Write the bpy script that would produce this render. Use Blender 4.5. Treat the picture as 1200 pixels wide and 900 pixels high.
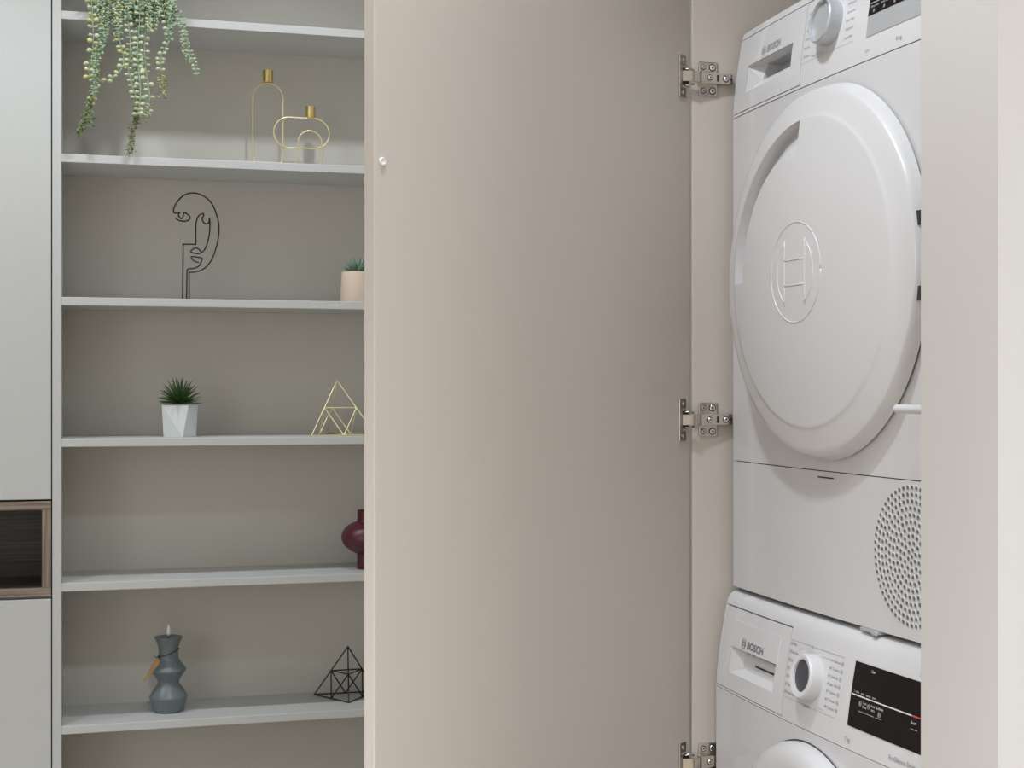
import bpy, bmesh, math, random
from mathutils import Vector, Matrix
random.seed(7)
for o in list(bpy.data.objects):
    bpy.data.objects.remove(o, do_unlink=True)
scene = bpy.context.scene
COL = scene.collection
PI = math.pi

# ------------------------------------------------------------------ camera
F_PX = 1766.0
YAW = math.atan(497.0 / 1766.0)
EYE = 1.165
cam_d = bpy.data.cameras.new('camera')
cam = bpy.data.objects.new('camera', cam_d)
COL.objects.link(cam)
cam.location = (0, 0, EYE)
cam.rotation_euler = (PI / 2, 0, -YAW)
cam_d.sensor_width = 36.0
cam_d.lens = F_PX * 36.0 / 1200.0
cam_d.shift_y = 7.0 / 1200.0
cam_d.clip_start = 0.02
scene.camera = cam

# ------------------------------------------------------------------ light and exposure
w = bpy.data.worlds.new('world')
scene.world = w
w.use_nodes = True
w.node_tree.nodes['Background'].inputs[0].default_value = (0.80, 0.86, 0.95, 1)
w.node_tree.nodes['Background'].inputs[1].default_value = 0.3
scene.view_settings.view_transform = 'Standard'
scene.view_settings.look = 'None'
scene.view_settings.gamma = 1.0
scene.view_settings.exposure = 0.29
scene.view_settings.use_curve_mapping = False
CEIL = 2.6


def spot(name, x, y, power, size=0.035, angle=120, col=(1.0, 0.985, 0.96)):
    d = bpy.data.lights.new(name, 'SPOT')
    d.energy = power
    d.shadow_soft_size = size
    d.spot_size = math.radians(angle)
    d.spot_blend = 0.7
    d.color = col
    o = bpy.data.objects.new(name, d)
    COL.objects.link(o)
    o.location = (x, y, CEIL - 0.03)
    return o


def area(name, loc, rot, sx, sy, power, col):
    d = bpy.data.lights.new(name, 'AREA')
    d.shape = 'RECTANGLE'
    d.size, d.size_y = sx, sy
    d.energy = power
    d.color = col
    o = bpy.data.objects.new(name, d)
    COL.objects.link(o)
    o.location = loc
    o.rotation_euler = rot
    return o


COOL = (0.89, 0.965, 1.02)
SOFT = (0.89, 0.965, 1.02)
POW = dict(row=23.5, n4=50, l1=12, n5=72, n3=480, wl=31, wr=3, rw=34)
# row of ceiling downlights in front of the shelving
for x in (-1.31, -0.44, 0.43):
    spot('downlight', x, 2.82, POW['row'], angle=140, col=COOL)
# downlight over the passage, and added fill spots over it and the room behind
spot('downlight', 0.30, 1.45, POW['n4'], angle=124, size=0.05, col=SOFT)  # added fill, strengthens the light on door and machines
spot('downlight', 0.20, 1.00, POW['l1'], angle=124, size=0.05, col=SOFT)
spot('fill_spot', 0.43, 0.10, POW['n5'], angle=124, size=0.10, col=SOFT)  # added fill for the door and machine fronts
spot('fill_spot', -0.90, 0.20, POW['n3'], angle=124, size=0.2, col=SOFT)  # strong added fill for the machine fronts and the room
# area lights added for soft fill at the left-hand, rear and right-hand walls
area('fill_area', (-2.92, -1.3, 1.40), (0, -PI / 2, 0), 1.7, 2.8, POW['wl'], (0.91, 0.97, 1.0))
area('fill_area', (-0.6, -2.92, 1.45), (PI / 2, 0, 0), 2.4, 1.4, POW['wr'], (0.95, 0.98, 1.0))
area('fill_area', (2.44, -0.2, 1.45), (0, PI / 2, 0), 1.5, 2.4, POW['rw'], (0.95, 0.98, 1.0))

# ------------------------------------------------------------------ materials
MATS = {}


def mat(name, col, rough=0.5, metal=0.0, spec=0.5, coat=0.0, noise=0.0, nscale=40.0, bump=0.0, bscale=200.0):
    if name in MATS:
        return MATS[name]
    m = bpy.data.materials.new(name)
    m.use_nodes = True
    nt = m.node_tree
    b = nt.nodes['Principled BSDF']
    c = (col[0], col[1], col[2], 1)
    b.inputs['Base Color'].default_value = c
    b.inputs['Roughness'].default_value = rough
    b.inputs['Metallic'].default_value = metal
    b.inputs['Specular IOR Level'].default_value = spec
    b.inputs['Coat Weight'].default_value = coat
    tc = None
    if noise or bump:
        tc = nt.nodes.new('ShaderNodeTexCoord')
    if noise:
        n = nt.nodes.new('ShaderNodeTexNoise')
        n.inputs['Scale'].default_value = nscale
        n.inputs['Detail'].default_value = 4
        nt.links.new(tc.outputs['Object'], n.inputs['Vector'])
        r = nt.nodes.new('ShaderNodeValToRGB')
        r.color_ramp.elements[0].position = 0.3
        r.color_ramp.elements[1].position = 0.7
        r.color_ramp.elements[0].color = tuple(v * (1 - noise) for v in col) + (1,)
        r.color_ramp.elements[1].color = tuple(min(1, v * (1 + noise)) for v in col) + (1,)
        nt.links.new(n.outputs['Fac'], r.inputs['Fac'])
        nt.links.new(r.outputs['Color'], b.inputs['Base Color'])
    if bump:
        n2 = nt.nodes.new('ShaderNodeTexNoise')
        n2.inputs['Scale'].default_value = bscale
        n2.inputs['Detail'].default_value = 3
        nt.links.new(tc.outputs['Object'], n2.inputs['Vector'])
        bp = nt.nodes.new('ShaderNodeBump')
        bp.inputs['Strength'].default_value = bump
        bp.inputs['Distance'].default_value = 0.001
        nt.links.new(n2.outputs['Fac'], bp.inputs['Height'])
        nt.links.new(bp.outputs['Normal'], b.inputs['Normal'])
    MATS[name] = m
    return m


def wood(name, dark, light, scale=(1, 1, 1), rough=0.5):
    m = bpy.data.materials.new(name)
    m.use_nodes = True
    nt = m.node_tree
    b = nt.nodes['Principled BSDF']
    tc = nt.nodes.new('ShaderNodeTexCoord')
    mp = nt.nodes.new('ShaderNodeMapping')
    mp.inputs['Scale'].default_value = scale
    n = nt.nodes.new('ShaderNodeTexNoise')
    n.inputs['Scale'].default_value = 1.0
    n.inputs['Detail'].default_value = 5
    r = nt.nodes.new('ShaderNodeValToRGB')
    r.color_ramp.elements[0].position = 0.35
    r.color_ramp.elements[1].position = 0.68
    r.color_ramp.elements[0].color = dark + (1,)
    r.color_ramp.elements[1].color = light + (1,)
    nt.links.new(tc.outputs['Object'], mp.inputs['Vector'])
    nt.links.new(mp.outputs['Vector'], n.inputs['Vector'])
    nt.links.new(n.outputs['Fac'], r.inputs['Fac'])
    nt.links.new(r.outputs['Color'], b.inputs['Base Color'])
    b.inputs['Roughness'].default_value = rough
    MATS[name] = m
    return m


M_GREY = mat('cabinet_grey_lacquer', (0.555, 0.558, 0.548), 0.45, bump=0.02, bscale=400)
M_SHELF = mat('shelf_grey_shade_tint', (0.575, 0.552, 0.50), 0.5, bump=0.02, bscale=400)  # grey with the interior's warm shade tone put into its colour
M_BEIGE = mat('beige_cabinet_board', (0.50, 0.445, 0.398), 0.5, bump=0.03, bscale=500)
M_WALL = mat('white_wall_paint', (0.57, 0.545, 0.525), 0.8, bump=0.1, bscale=150)
M_PIER = mat('beige_wall_paint', (0.515, 0.485, 0.46), 0.7, bump=0.06, bscale=150)
M_CEIL = mat('ceiling_paint', (0.8, 0.8, 0.79), 0.9, bump=0.05)
M_FLOOR = wood('oak_floor', (0.32, 0.26, 0.20), (0.46, 0.39, 0.32), (2, 30, 2), 0.45)
M_WHITE = mat('appliance_white_enamel', (0.575, 0.563, 0.572), 0.22, coat=0.3, noise=0.005)
M_WHITEP = mat('appliance_white_plastic', (0.585, 0.573, 0.582), 0.35, noise=0.005)
M_DARK = mat('dark_part_gap_shade', (0.03, 0.03, 0.03), 0.8, noise=0.1)  # for dark parts, and for shade in gaps and recesses given as colour
M_PRINT = mat('grey_print', (0.22, 0.22, 0.23), 0.6, noise=0.02)
M_LOGO = mat('logo_print', (0.16, 0.16, 0.17), 0.5, noise=0.02)
M_LOGO2 = mat('silver_logo_print', (0.30, 0.30, 0.31), 0.5, noise=0.02)
M_BLACKG = mat('black_display_glass', (0.008, 0.006, 0.006), 0.35, spec=0.15, noise=0.1)
M_KNOBF = mat('dark_knob_insert', (0.05, 0.055, 0.065), 0.3, noise=0.05)
M_SILVER = mat('silver_plastic', (0.47, 0.48, 0.50), 0.38, metal=0.35, noise=0.01)
M_DISPTXT = mat('display_print', (0.62, 0.62, 0.62), 0.5, noise=0.01)
M_RED = mat('red_print', (0.55, 0.05, 0.04), 0.5, noise=0.02)
M_NICKEL = mat('nickel_steel', (0.60, 0.54, 0.47), 0.24, metal=1.0, noise=0.05, nscale=90)
M_STEEL = mat('zinc_screw', (0.66, 0.66, 0.66), 0.25, metal=1.0, noise=0.05, nscale=90)
M_GOLD = mat('brushed_gold', (0.78, 0.62, 0.26), 0.3, metal=1.0, noise=0.05, nscale=60)
M_GOLDW = mat('satin_gold_wire', (0.86, 0.76, 0.46), 0.35, metal=0.75, noise=0.05, nscale=60)
M_BLACK = mat('matt_black_wire', (0.012, 0.012, 0.012), 0.5, noise=0.1)
M_POTW = mat('white_ceramic', (0.66, 0.69, 0.69), 0.45, noise=0.02, bump=0.05)
M_POTB = mat('beige_clay', (0.70, 0.56, 0.45), 0.65, noise=0.03, bump=0.05)
M_SOIL = mat('soil', (0.06, 0.05, 0.035), 0.9, noise=0.4, nscale=300, bump=0.5)
M_PEBBLE = mat('pebbles', (0.35, 0.30, 0.2), 0.8, noise=0.4, nscale=250)
M_VASE = mat('burgundy_glaze', (0.085, 0.012, 0.022), 0.33, noise=0.08, nscale=20)
M_WAX = mat('grey_wax', (0.14, 0.17, 0.18), 0.32, noise=0.05, nscale=30)
M_WICK = mat('white_flame_tip', (0.8, 0.8, 0.78), 0.5, noise=0.02)
M_TAG = mat('kraft_tag', (0.40, 0.24, 0.10), 0.8, noise=0.1, nscale=120)
M_CORD = mat('dark_cord', (0.03, 0.03, 0.03), 0.8, noise=0.1)
M_BUMP = mat('clear_white_silicone', (0.75, 0.74, 0.73), 0.3, noise=0.01)
M_WOODF = wood('taupe_wood', (0.16, 0.115, 0.09), (0.36, 0.28, 0.225), (6, 60, 160), 0.5)
M_WOODV = wood('taupe_wood_upright', (0.16, 0.115, 0.09), (0.36, 0.28, 0.225), (160, 60, 6), 0.5)
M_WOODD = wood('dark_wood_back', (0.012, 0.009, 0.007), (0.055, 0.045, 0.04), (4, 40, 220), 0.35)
M_LEAF = {
    'g': mat('leaf_green', (0.30, 0.41, 0.22), 0.5, noise=0.15, nscale=80),
    'p': mat('leaf_pale', (0.54, 0.60, 0.40), 0.5, noise=0.12, nscale=80),
    'y': mat('leaf_yellow', (0.60, 0.60, 0.27), 0.5, noise=0.12, nscale=80),
    'b': mat('leaf_blue_green', (0.37, 0.48, 0.34), 0.5, noise=0.12, nscale=80),
    'o': mat('leaf_olive', (0.27, 0.28, 0.08), 0.55, noise=0.2, nscale=80),
    'd': mat('leaf_dark', (0.055, 0.10, 0.045), 0.5, noise=0.2, nscale=80),
}
M_SPIKE = mat('spiky_leaf', (0.045, 0.095, 0.025), 0.4, noise=0.35, nscale=60)
M_SUCC = mat('succulent_leaf', (0.20, 0.33, 0.24), 0.45, noise=0.15, nscale=60)


# ------------------------------------------------------------------ builders
class MB:
    """collects geometry in world coordinates"""

    def __init__(self):
        self.v, self.f, self.m = [], [], []
        self.slot = 0

    def add(self, verts, faces):
        k = len(self.v)
        self.v += [tuple(p) for p in verts]
        for f in faces:
            self.f.append(tuple(i + k for i in f))
            self.m.append(self.slot)

    def box(self, a, b):
        x0, y0, z0 = a
        x1, y1, z1 = b
        vs = [(x0, y0, z0), (x1, y0, z0), (x1, y1, z0), (x0, y1, z0), (x0, y0, z1), (x1, y0, z1), (x1, y1, z1), (x0, y1, z1)]
        self.add(vs, [(0, 3, 2, 1), (4, 5, 6, 7), (0, 1, 5, 4), (1, 2, 6, 5), (2, 3, 7, 6), (3, 0, 4, 7)])
        return self

    def obox(self, c, ax, ay, az, hx, hy, hz):
        """oriented box: centre, three unit axes, half sizes"""
        c, ax, ay, az = Vector(c), Vector(ax), Vector(ay), Vector(az)
        vs = []
        for sz in (-1, 1):
            for sx, sy in ((-1, -1), (1, -1), (1, 1), (-1, 1)):
                vs.append(c + ax * hx * sx + ay * hy * sy + az * hz * sz)
        self.add(vs, [(0, 3, 2, 1), (4, 5, 6, 7), (0, 1, 5, 4), (1, 2, 6, 5), (2, 3, 7, 6), (3, 0, 4, 7)])
        return self

    def tube(self, pts, r, seg=8, closed=False, cap=True, radii=None):
        P = [Vector(p) for p in pts]
        n = len(P)
        T = []
        for i in range(n):
            if closed:
                t = P[(i + 1) % n] - P[i - 1]
            else:
                t = P[min(i + 1, n - 1)] - P[max(i - 1, 0)]
            T.append(t.normalized() if t.length > 1e-9 else Vector((0, 0, 1)))
        up = Vector((0, 1, 0)) if abs(T[0].y) < 0.9 else Vector((1, 0, 0))
        N = (up - T[0] * up.dot(T[0])).normalized()
        vs, fs = [], []
        for i in range(n):
            N = (N - T[i] * N.dot(T[i]))
            N = N.normalized() if N.length > 1e-6 else T[i].orthogonal().normalized()
            B = T[i].cross(N)
            rr = radii[i] if radii else r
            for j in range(seg):
                a = 2 * PI * j / seg
                vs.append(P[i] + (N * math.cos(a) + B * math.sin(a)) * rr)
        m = n if closed else n - 1
        for i in range(m):
            for j in range(seg):
                a, b = i * seg + j, i * seg + (j + 1) % seg
                c, d = ((i + 1) % n) * seg + (j + 1) % seg, ((i + 1) % n) * seg + j
                fs.append((a, b, c, d))
        if cap and not closed:
            fs.append(tuple(range(seg))[::-1])
            fs.append(tuple((n - 1) * seg + j for j in range(seg)))
        self.add(vs, fs)
        return self

    def lathe(self, prof, c=(0, 0, 0), ax=(0, 0, 1), seg=32, cap0=True, cap1=True, phase=0.0):
        """prof: list of (radius, height along ax)"""
        c, ax = Vector(c), Vector(ax).normalized()
        u = ax.orthogonal().normalized()
        if abs(ax.z) > 0.99:
            u = Vector((1, 0, 0))
        v = ax.cross(u)
        vs, fs = [], []
        for r, h in prof:
            for j in range(seg):
                a = 2 * PI * j / seg + phase
                vs.append(c + ax * h + (u * math.cos(a) + v * math.sin(a)) * r)
        for i in range(len(prof) - 1):
            for j in range(seg):
                a, b = i * seg + j, i * seg + (j + 1) % seg
                fs.append((a, b, b + seg, a + seg))
        if cap0:
            fs.append(tuple(range(seg))[::-1])
        if cap1:
            k = (len(prof) - 1) * seg
            fs.append(tuple(k + j for j in range(seg)))
        self.add(vs, fs)
        return self

    def build(self, name, mats, parent=None, smooth=False, bevel=0.0, org=None, bseg=2, weld=False):
        me = bpy.data.meshes.new(name)
        o_ = Vector(org) if org is not None else Vector((0, 0, 0))
        if org is None and parent is not None:
            p = parent
            while p is not None:
                o_ += p.location
                p = p.parent
        me.from_pydata([tuple(Vector(p) - o_) for p in self.v], [], self.f)
        if not isinstance(mats, (list, tuple)):
            mats = [mats]
        for m in mats:
            me.materials.append(m)
        if len(mats) > 1:
            me.polygons.foreach_set('material_index', self.m)
        bm = bmesh.new()
        bm.from_mesh(me)
        if weld:
            bmesh.ops.remove_doubles(bm, verts=bm.verts, dist=1e-6)
        bmesh.ops.recalc_face_normals(bm, faces=bm.faces)
        bm.to_mesh(me)
        bm.free()
        o = bpy.data.objects.new(name, me)
        COL.objects.link(o)
        if parent is not None:
            o.parent = parent
        elif org is not None:
            o.location = org
        if smooth:
            for p in me.polygons:
                p.use_smooth = True
            if smooth == 'auto':
                md = o.modifiers.new('split', 'EDGE_SPLIT')
                md.split_angle = math.radians(35)
        if bevel:
            b = o.modifiers.new('bevel', 'BEVEL')
            b.width = bevel
            b.segments = bseg
            b.limit_method = 'ANGLE'
            b.angle_limit = math.radians(40)
        return o


def thing(name, label, cat, loc, group=None):
    o = bpy.data.objects.new(name, None)
    o.empty_display_size = 0.05
    COL.objects.link(o)
    o.location = loc
    o['label'] = label
    o['category'] = cat
    if group:
        o['group'] = group
    return o


def struct(name, a, b, m, label=None):
    org = ((a[0] + b[0]) / 2, (a[1] + b[1]) / 2, a[2])
    o = MB().box(a, b).build(name, m, org=org)
    o['kind'] = 'structure'
    if label:
        o['label'] = label
    return o


def bx(name, a, b, m, parent, bevel=0.0):
    return MB().box(a, b).build(name, m, parent, bevel=bevel)


def smooth_path(pts, n=6, closed=False):
    """Catmull-Rom through points (tuples of any dimension)"""
    out = []
    N = len(pts)
    rng = range(N) if closed else range(N - 1)
    for i in rng:
        if closed:
            p0, p1, p2, p3 = pts[i - 1], pts[i], pts[(i + 1) % N], pts[(i + 2) % N]
        else:
            p0, p1, p2, p3 = pts[max(i - 1, 0)], pts[i], pts[i + 1], pts[min(i + 2, N - 1)]
        for k in range(n):
            t = k / n
            out.append(tuple(0.5 * ((2 * b) + (-a + c) * t + (2 * a - 5 * b + 4 * c - d) * t * t + (-a + 3 * b - 3 * c + d) * t ** 3)
                             for a, b, c, d in zip(p0, p1, p2, p3)))
    if not closed:
        out.append(tuple(pts[-1]))
    return out


# ------------------------------------------------------------------ the room
YS = 3.443            # front plane of the shelving wall
XC = 0.884            # front plane of the right-hand run
DEP = 0.222           # depth of the open shelves
struct('floor', (-3.05, -3.05, -0.06), (2.6, 3.80, 0.0), M_FLOOR)
struct('ceiling', (-3.05, -3.05, CEIL), (2.6, 3.80, CEIL + 0.06), M_CEIL)
struct('wall_back', (-3.05, 3.70, 0.0), (2.6, 3.80, CEIL), M_WALL)
struct('wall_left', (-3.05, -3.05, 0.0), (-2.97, 3.70, CEIL), M_WALL)
struct('wall_front', (-2.97, -3.05, 0.0), (2.6, -2.97, CEIL), M_WALL)
struct('wall_right', (2.5, -2.97, 0.0), (2.6, 3.70, CEIL), M_WALL)
# short end wall beside the near side of the cabinet: beige return, white face
pier = MB()
pier.box((XC, 1.331, 0.0), (2.5, 1.457, CEIL))
pier.box((XC, 1.457, 0.0), (XC + 0.020, 1.4772, 2.36))
po = pier.build('wall_pier', [M_WALL, M_PIER], org=(1.7, 1.39, 0))
for p in po.data.polygons:
    if p.normal.x < -0.5:
        p.material_index = 1
po['kind'] = 'structure'
struct('wall_side', (XC, 2.152, 0.0), (1.0, 3.70, CEIL), M_PIER)
struct('wall_over', (XC + 0.02, 1.457, 2.36), (1.0, 2.152, CEIL), M_PIER)

# ------------------------------------------------------------------ open shelving
XL, XR = -0.0555, 0.862
shelving = thing('open_shelving', 'light grey open wall shelving between the grey cupboard and the open beige door', 'shelves', ((XL + XR) / 2, 3.56, 0))
bx('side_panel', (XL - 0.0195, YS, 0.0), (XL, YS + DEP + 0.012, 2.45), M_GREY, shelving, 0.0008)
bx('side_panel', (XR, YS, 0.0), (XR + 0.018, YS + DEP + 0.012, 2.45), M_GREY, shelving, 0.0008)
bx('back_panel', (XL, YS + DEP, 0.06), (XR, YS + DEP + 0.01, 2.43), M_SHELF, shelving)
bx('plinth', (XL, YS + 0.04, 0.0), (XR, YS + 0.056, 0.08), M_GREY, shelving)
SH = [2.4305, 1.996, 1.6825, 1.369, 1.058, 0.7415, 0.4285, 0.115]
for z in SH:
    bx('shelf', (XL, YS, z - 0.0183), (XR, YS + DEP, z), M_GREY, shelving, 0.0012)

# ------------------------------------------------------------------ cupboard on the left
XE = -0.0775
cup = thing('tall_cupboard', 'pale grey tall cupboard with a dark wooden niche between two doors', 'cupboard', (-0.38, 3.56, 0))
bx('carcass', (-0.70, YS + 0.022, 0.06), (XE, YS + 0.235, 0.715), M_GREY, cup)
bx('carcass', (-0.70, YS + 0.022, 0.925), (XE, YS + 0.235, 2.45), M_GREY, cup)
bx('door', (-0.698, YS, 0.926), (XE, YS + 0.02, 2.45), M_GREY, cup, 0.0012)
bx('door', (-0.698, YS, 0.08), (XE, YS + 0.02, 0.7085), M_GREY, cup, 0.0012)
bx('plinth', (-0.70, YS + 0.05, 0.0), (XE, YS + 0.066, 0.06), M_GREY, cup)
nz0, nz1 = 0.7145, 0.922
bx('niche_board', (-0.698, YS, nz1 - 0.0185), (XE, YS + 0.225, nz1), M_WOODF, cup, 0.0008)
bx('niche_board', (-0.698, YS, nz0), (XE, YS + 0.225, nz0 + 0.0185), M_WOODF, cup, 0.0008)
bx('niche_board', (XE - 0.0185, YS + 0.0005, nz0 + 0.0185), (XE, YS + 0.225, nz1 - 0.0185), M_WOODV, cup, 0.0008)
bx('niche_board', (-0.698, YS + 0.0005, nz0 + 0.0185), (-0.6795, YS + 0.225, nz1 - 0.0185), M_WOODV, cup, 0.0008)
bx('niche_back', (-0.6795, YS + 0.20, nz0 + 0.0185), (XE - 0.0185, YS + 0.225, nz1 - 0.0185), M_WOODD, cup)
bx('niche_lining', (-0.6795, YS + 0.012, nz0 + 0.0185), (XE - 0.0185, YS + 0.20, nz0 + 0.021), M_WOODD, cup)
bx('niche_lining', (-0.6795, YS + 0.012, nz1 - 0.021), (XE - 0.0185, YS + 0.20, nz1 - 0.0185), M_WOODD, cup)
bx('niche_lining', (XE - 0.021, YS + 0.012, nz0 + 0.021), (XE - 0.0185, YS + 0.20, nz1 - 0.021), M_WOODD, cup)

# ------------------------------------------------------------------ laundry cabinet, its open door and hinges
YP = 2.130            # inner face of the far side panel
YN = 1.4775           # inner face of the near side panel
cab = thing('laundry_cabinet', 'beige tall laundry cabinet with wide-open door housing the two white machines', 'cabinet', (1.2, 1.8, 0))
bx('side_panel', (XC, YP, 0.0), (1.58, YP + 0.018, 2.35), M_BEIGE, cab, 0.001)
bx('side_panel', (XC + 0.0205, YN - 0.018, 0.0), (1.58, YN, 2.35), M_BEIGE, cab, 0.001)
bx('top_panel', (XC + 0.0205, YN, 2.332), (1.58, YP, 2.35), M_BEIGE, cab)
bx('back_panel', (1.58, YN - 0.018, 0.0), (1.59, YP + 0.018, 2.35), M_BEIGE, cab)
TH = math.radians(55)
HX, HY = 0.8805, 2.1295
DD = Vector((-math.sin(TH), -math.cos(TH), 0))      # along the door, hinge to free edge
DN = Vector((math.cos(TH), -math.sin(TH), 0))       # inner face normal
UZ = Vector((0, 0, 1))
DW = 0.680


def on_door(s, z, n=0.0):
    return Vector((HX, HY, z)) + DD * s + DN * n


door = MB().obox(on_door(DW / 2 + 0.001, 1.20, -0.009), DD, DN, UZ, DW / 2, 0.009, 1.13).build('door', M_BEIGE, cab, bevel=0.0018, bseg=3)
door['label'] = 'open beige cabinet door seen from its inner side'
b = MB()
b.lathe([(0.0052, 0.0), (0.0052, 0.0012), (0.0046, 0.0024), (0.0034, 0.0026), (0.0028, 0.0018), (0.0, 0.0016)], on_door(DW - 0.011, 1.4335), DN, 20, cap1=False)
bo = b.build('bumper_pad', M_BUMP, door, smooth=True)
bo['label'] = 'small white round bumper pad'


def disc_screw(c, ax, r, parent, h=0.0016):
    m = MB()
    m.lathe([(r, 0), (r, h * 0.6), (r * 0.85, h), (r * 0.35, h), (r * 0.3, h * 0.5), (0.0001, h * 0.5)], c, ax, 14, cap1=False)
    m.slot = 1
    m.lathe([(r * 1.28, 0.0), (r * 1.28, 0.0003)], c, ax, 14)
    c2 = Vector(c) + Vector(ax).normalized() * (h * 0.7)
    m.lathe([(r * 0.42, 0), (r * 0.42, 0.0004)], c2, ax, 8)
    return m.build('screw', [M_STEEL, M_DARK], parent, smooth='auto')


def hinge(zc):
    h = bpy.data.objects.new('hinge', None)
    h.empty_display_size = 0.02
    COL.objects.link(h)
    h.parent = cab
    h.location = Vector((HX, YP - 0.01, zc)) - cab.location
    h['label'] = 'nickel concealed cup hinge'
    # cup flange on the door
    m = MB()
    prof = []
    for k in range(24):
        pass
    m.obox(on_door(0.0275, zc, 0.0009), DD, DN, UZ, 0.0035, 0.0009, 0.031)
    m.obox(on_door(0.0225, zc + 0.0245, 0.0009), DD, DN, UZ, 0.0085, 0.0009, 0.0075)
    m.obox(on_door(0.0225, zc - 0.0245, 0.0009), DD, DN, UZ, 0.0085, 0.0009, 0.0075)
    m.obox(on_door(0.0305, zc, 0.0011), DD, DN, UZ, 0.0022, 0.0011, 0.0325)
    m.build('cup_flange', M_NICKEL, h, bevel=0.0006)
    m = MB()
    m.lathe([(0.0135, 0.0002), (0.0135, 0.0012)], on_door(0.0165, zc), DN, 28)
    m.build('cup', M_DARK, h)  # dark disc on the door, shade of the cup recess as colour
    for s in (-1, 1):
        m = MB()
        m.lathe([(0.0030, 0), (0.003, 0.0008), (0.0012, 0.0012)], on_door(0.0225, zc + s * 0.0245, 0.0018), DN, 12)
        m.build('flange_dowel', M_STEEL, h, smooth='auto')
    # curved link from the cup to the arm
    m = MB()
    p0 = on_door(0.024, 0, 0.002)
    p1 = on_door(0.012, 0, 0.0165)
    p2 = Vector((0.8885, YP - 0.0175, 0))
    p3 = Vector((0.8945, YP - 0.0165, 0))
    path = smooth_path([(p.x, p.y) for p in (p0, p1, p2, p3)], 5)
    vs, fs = [], []
    for i, (x, y) in enumerate(path):
        for dz, dy in ((-0.0078, 0), (0.0078, 0), (0.0078, 0.0022), (-0.0078, 0.0022)):
            vs.append((x + (0.001 if dy else 0), y + dy, zc + dz))
    for i in range(len(path) - 1):
        for j in range(4):
            a, b_ = i * 4 + j, i * 4 + (j + 1) % 4
            fs.append((a, b_, b_ + 4, a + 4))
    fs += [(0, 1, 2, 3), tuple(len(vs) - 4 + k for k in (3, 2, 1, 0))]
    m.add(vs, fs)
    m.build('link_arm', M_NICKEL, h, smooth='auto')
    # small side springs of the cup
    for s in (-1, 1):
        m = MB()
        m.tube([on_door(0.016, zc + s * 0.0115, 0.001), on_door(0.008, zc + s * 0.0125, 0.006), on_door(0.004, zc + s * 0.0098, 0.009)], 0.0016, 6)
        m.build('spring', M_NICKEL, h, smooth=True)
    # adjusting arm on the mounting plate
    m = MB()
    vs = [(0.8905, YP - 0.0175, zc - 0.0092), (0.8905, YP - 0.0175, zc + 0.0092), (0.946, YP - 0.0095, zc + 0.0078), (0.946, YP - 0.0095, zc - 0.0078)]
    vs += [(x + 0.0, YP - 0.0035, z) for x, y, z in vs]
    m.add(vs, [(0, 1, 2, 3), (7, 6, 5, 4), (0, 4, 5, 1), (1, 5, 6, 2), (2, 6, 7, 3), (3, 7, 4, 0)])
    m.build('adjusting_arm', M_NICKEL, h, bevel=0.001)
    fx = lambda x: YP - 0.0175 + (x - 0.8905) / 0.0555 * 0.008
    for x, a_, hz in ((0.9205, 0.0018, 0.0048), (0.9445, 0.0016, 0.0022), (0.8912, 0.0006, 0.0085)):
        m = MB()
        m.obox((x, fx(x), zc), (1, 0.144, 0), (-0.144, 1, 0), UZ, a_, 0.0006, hz)
        m.build('slot', M_DARK, h)
    ax = Vector((0.144, -1, 0))
    disc_screw((0.9065, fx(0.9065), zc), ax, 0.0036, h)
    disc_screw((0.9345, fx(0.9345), zc), ax, 0.0042, h)
    # cross-shaped mounting plate
    m = MB()
    m.box((0.893, YP - 0.0035, zc - 0.026), (0.9245, YP, zc + 0.026))
    m.build('mounting_plate', M_NICKEL, h, bevel=0.0012)
    for s in (-1, 1):
        disc_screw((0.9005, YP - 0.0035, zc + s * 0.0178), (0, -1, 0), 0.0036, h)
        disc_screw((0.9155, YP - 0.0035, zc + s * 0.0178), (0, -1, 0), 0.0046, h)
    return h


for zc in (1.638, 1.120, 0.602):
    hinge(zc)
m = MB()
m.tube([(0.903, YN - 0.001, 1.143), (0.903, 1.5610, 1.143)], 0.0052, 16)
m.slot = 1
m.tube([(0.903, 1.5612, 1.143), (0.903, 1.5616, 1.143)], 0.0022, 10)
pg = m.build('peg', [M_WHITEP, M_DARK], cab, smooth='auto')
pg['label'] = 'short white round peg'

# ------------------------------------------------------------------ the two machines
YM = 2.113            # far side of both machines; t runs from there towards the camera
MW = 0.622


def interp(z, P):
    if z <= P[0][0]:
        return P[0][1]
    for (a, b_), (c, d) in zip(P, P[1:]):
        if z <= c:
            return b_ + (d - b_) * (z - a) / (c - a)
    return P[-1][1]


def bow(t):
    return 0.008 * (1 - ((t - 0.311) / 0.311) ** 2)


DP = [(1.578, 0), (1.60, .001), (1.63, .004), (1.66, .0085), (1.685, .0125), (1.70, .0155), (1.706, .018), (1.7095, .0225), (1.711, .03)]
WP = [(.720, 0), (.75, .002), (.78, .006), (.81, .011), (.835, .0155), (.848, .019), (.856, .024), (.8605, .031), (.862, .04)]
DX, WX = 0.944, 0.916


def s_dryer(t, z):
    return DX - bow(t) + interp(z, DP)


def s_washer(t, z):
    return WX - bow(t) + interp(z, WP)


def pt(s, t, z, n=0.0):
    return Vector((s(t, z) - n, YM - t, z))


def frange(a, b_, n):
    return [a + (b_ - a) * i / n for i in range(n + 1)]


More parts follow.
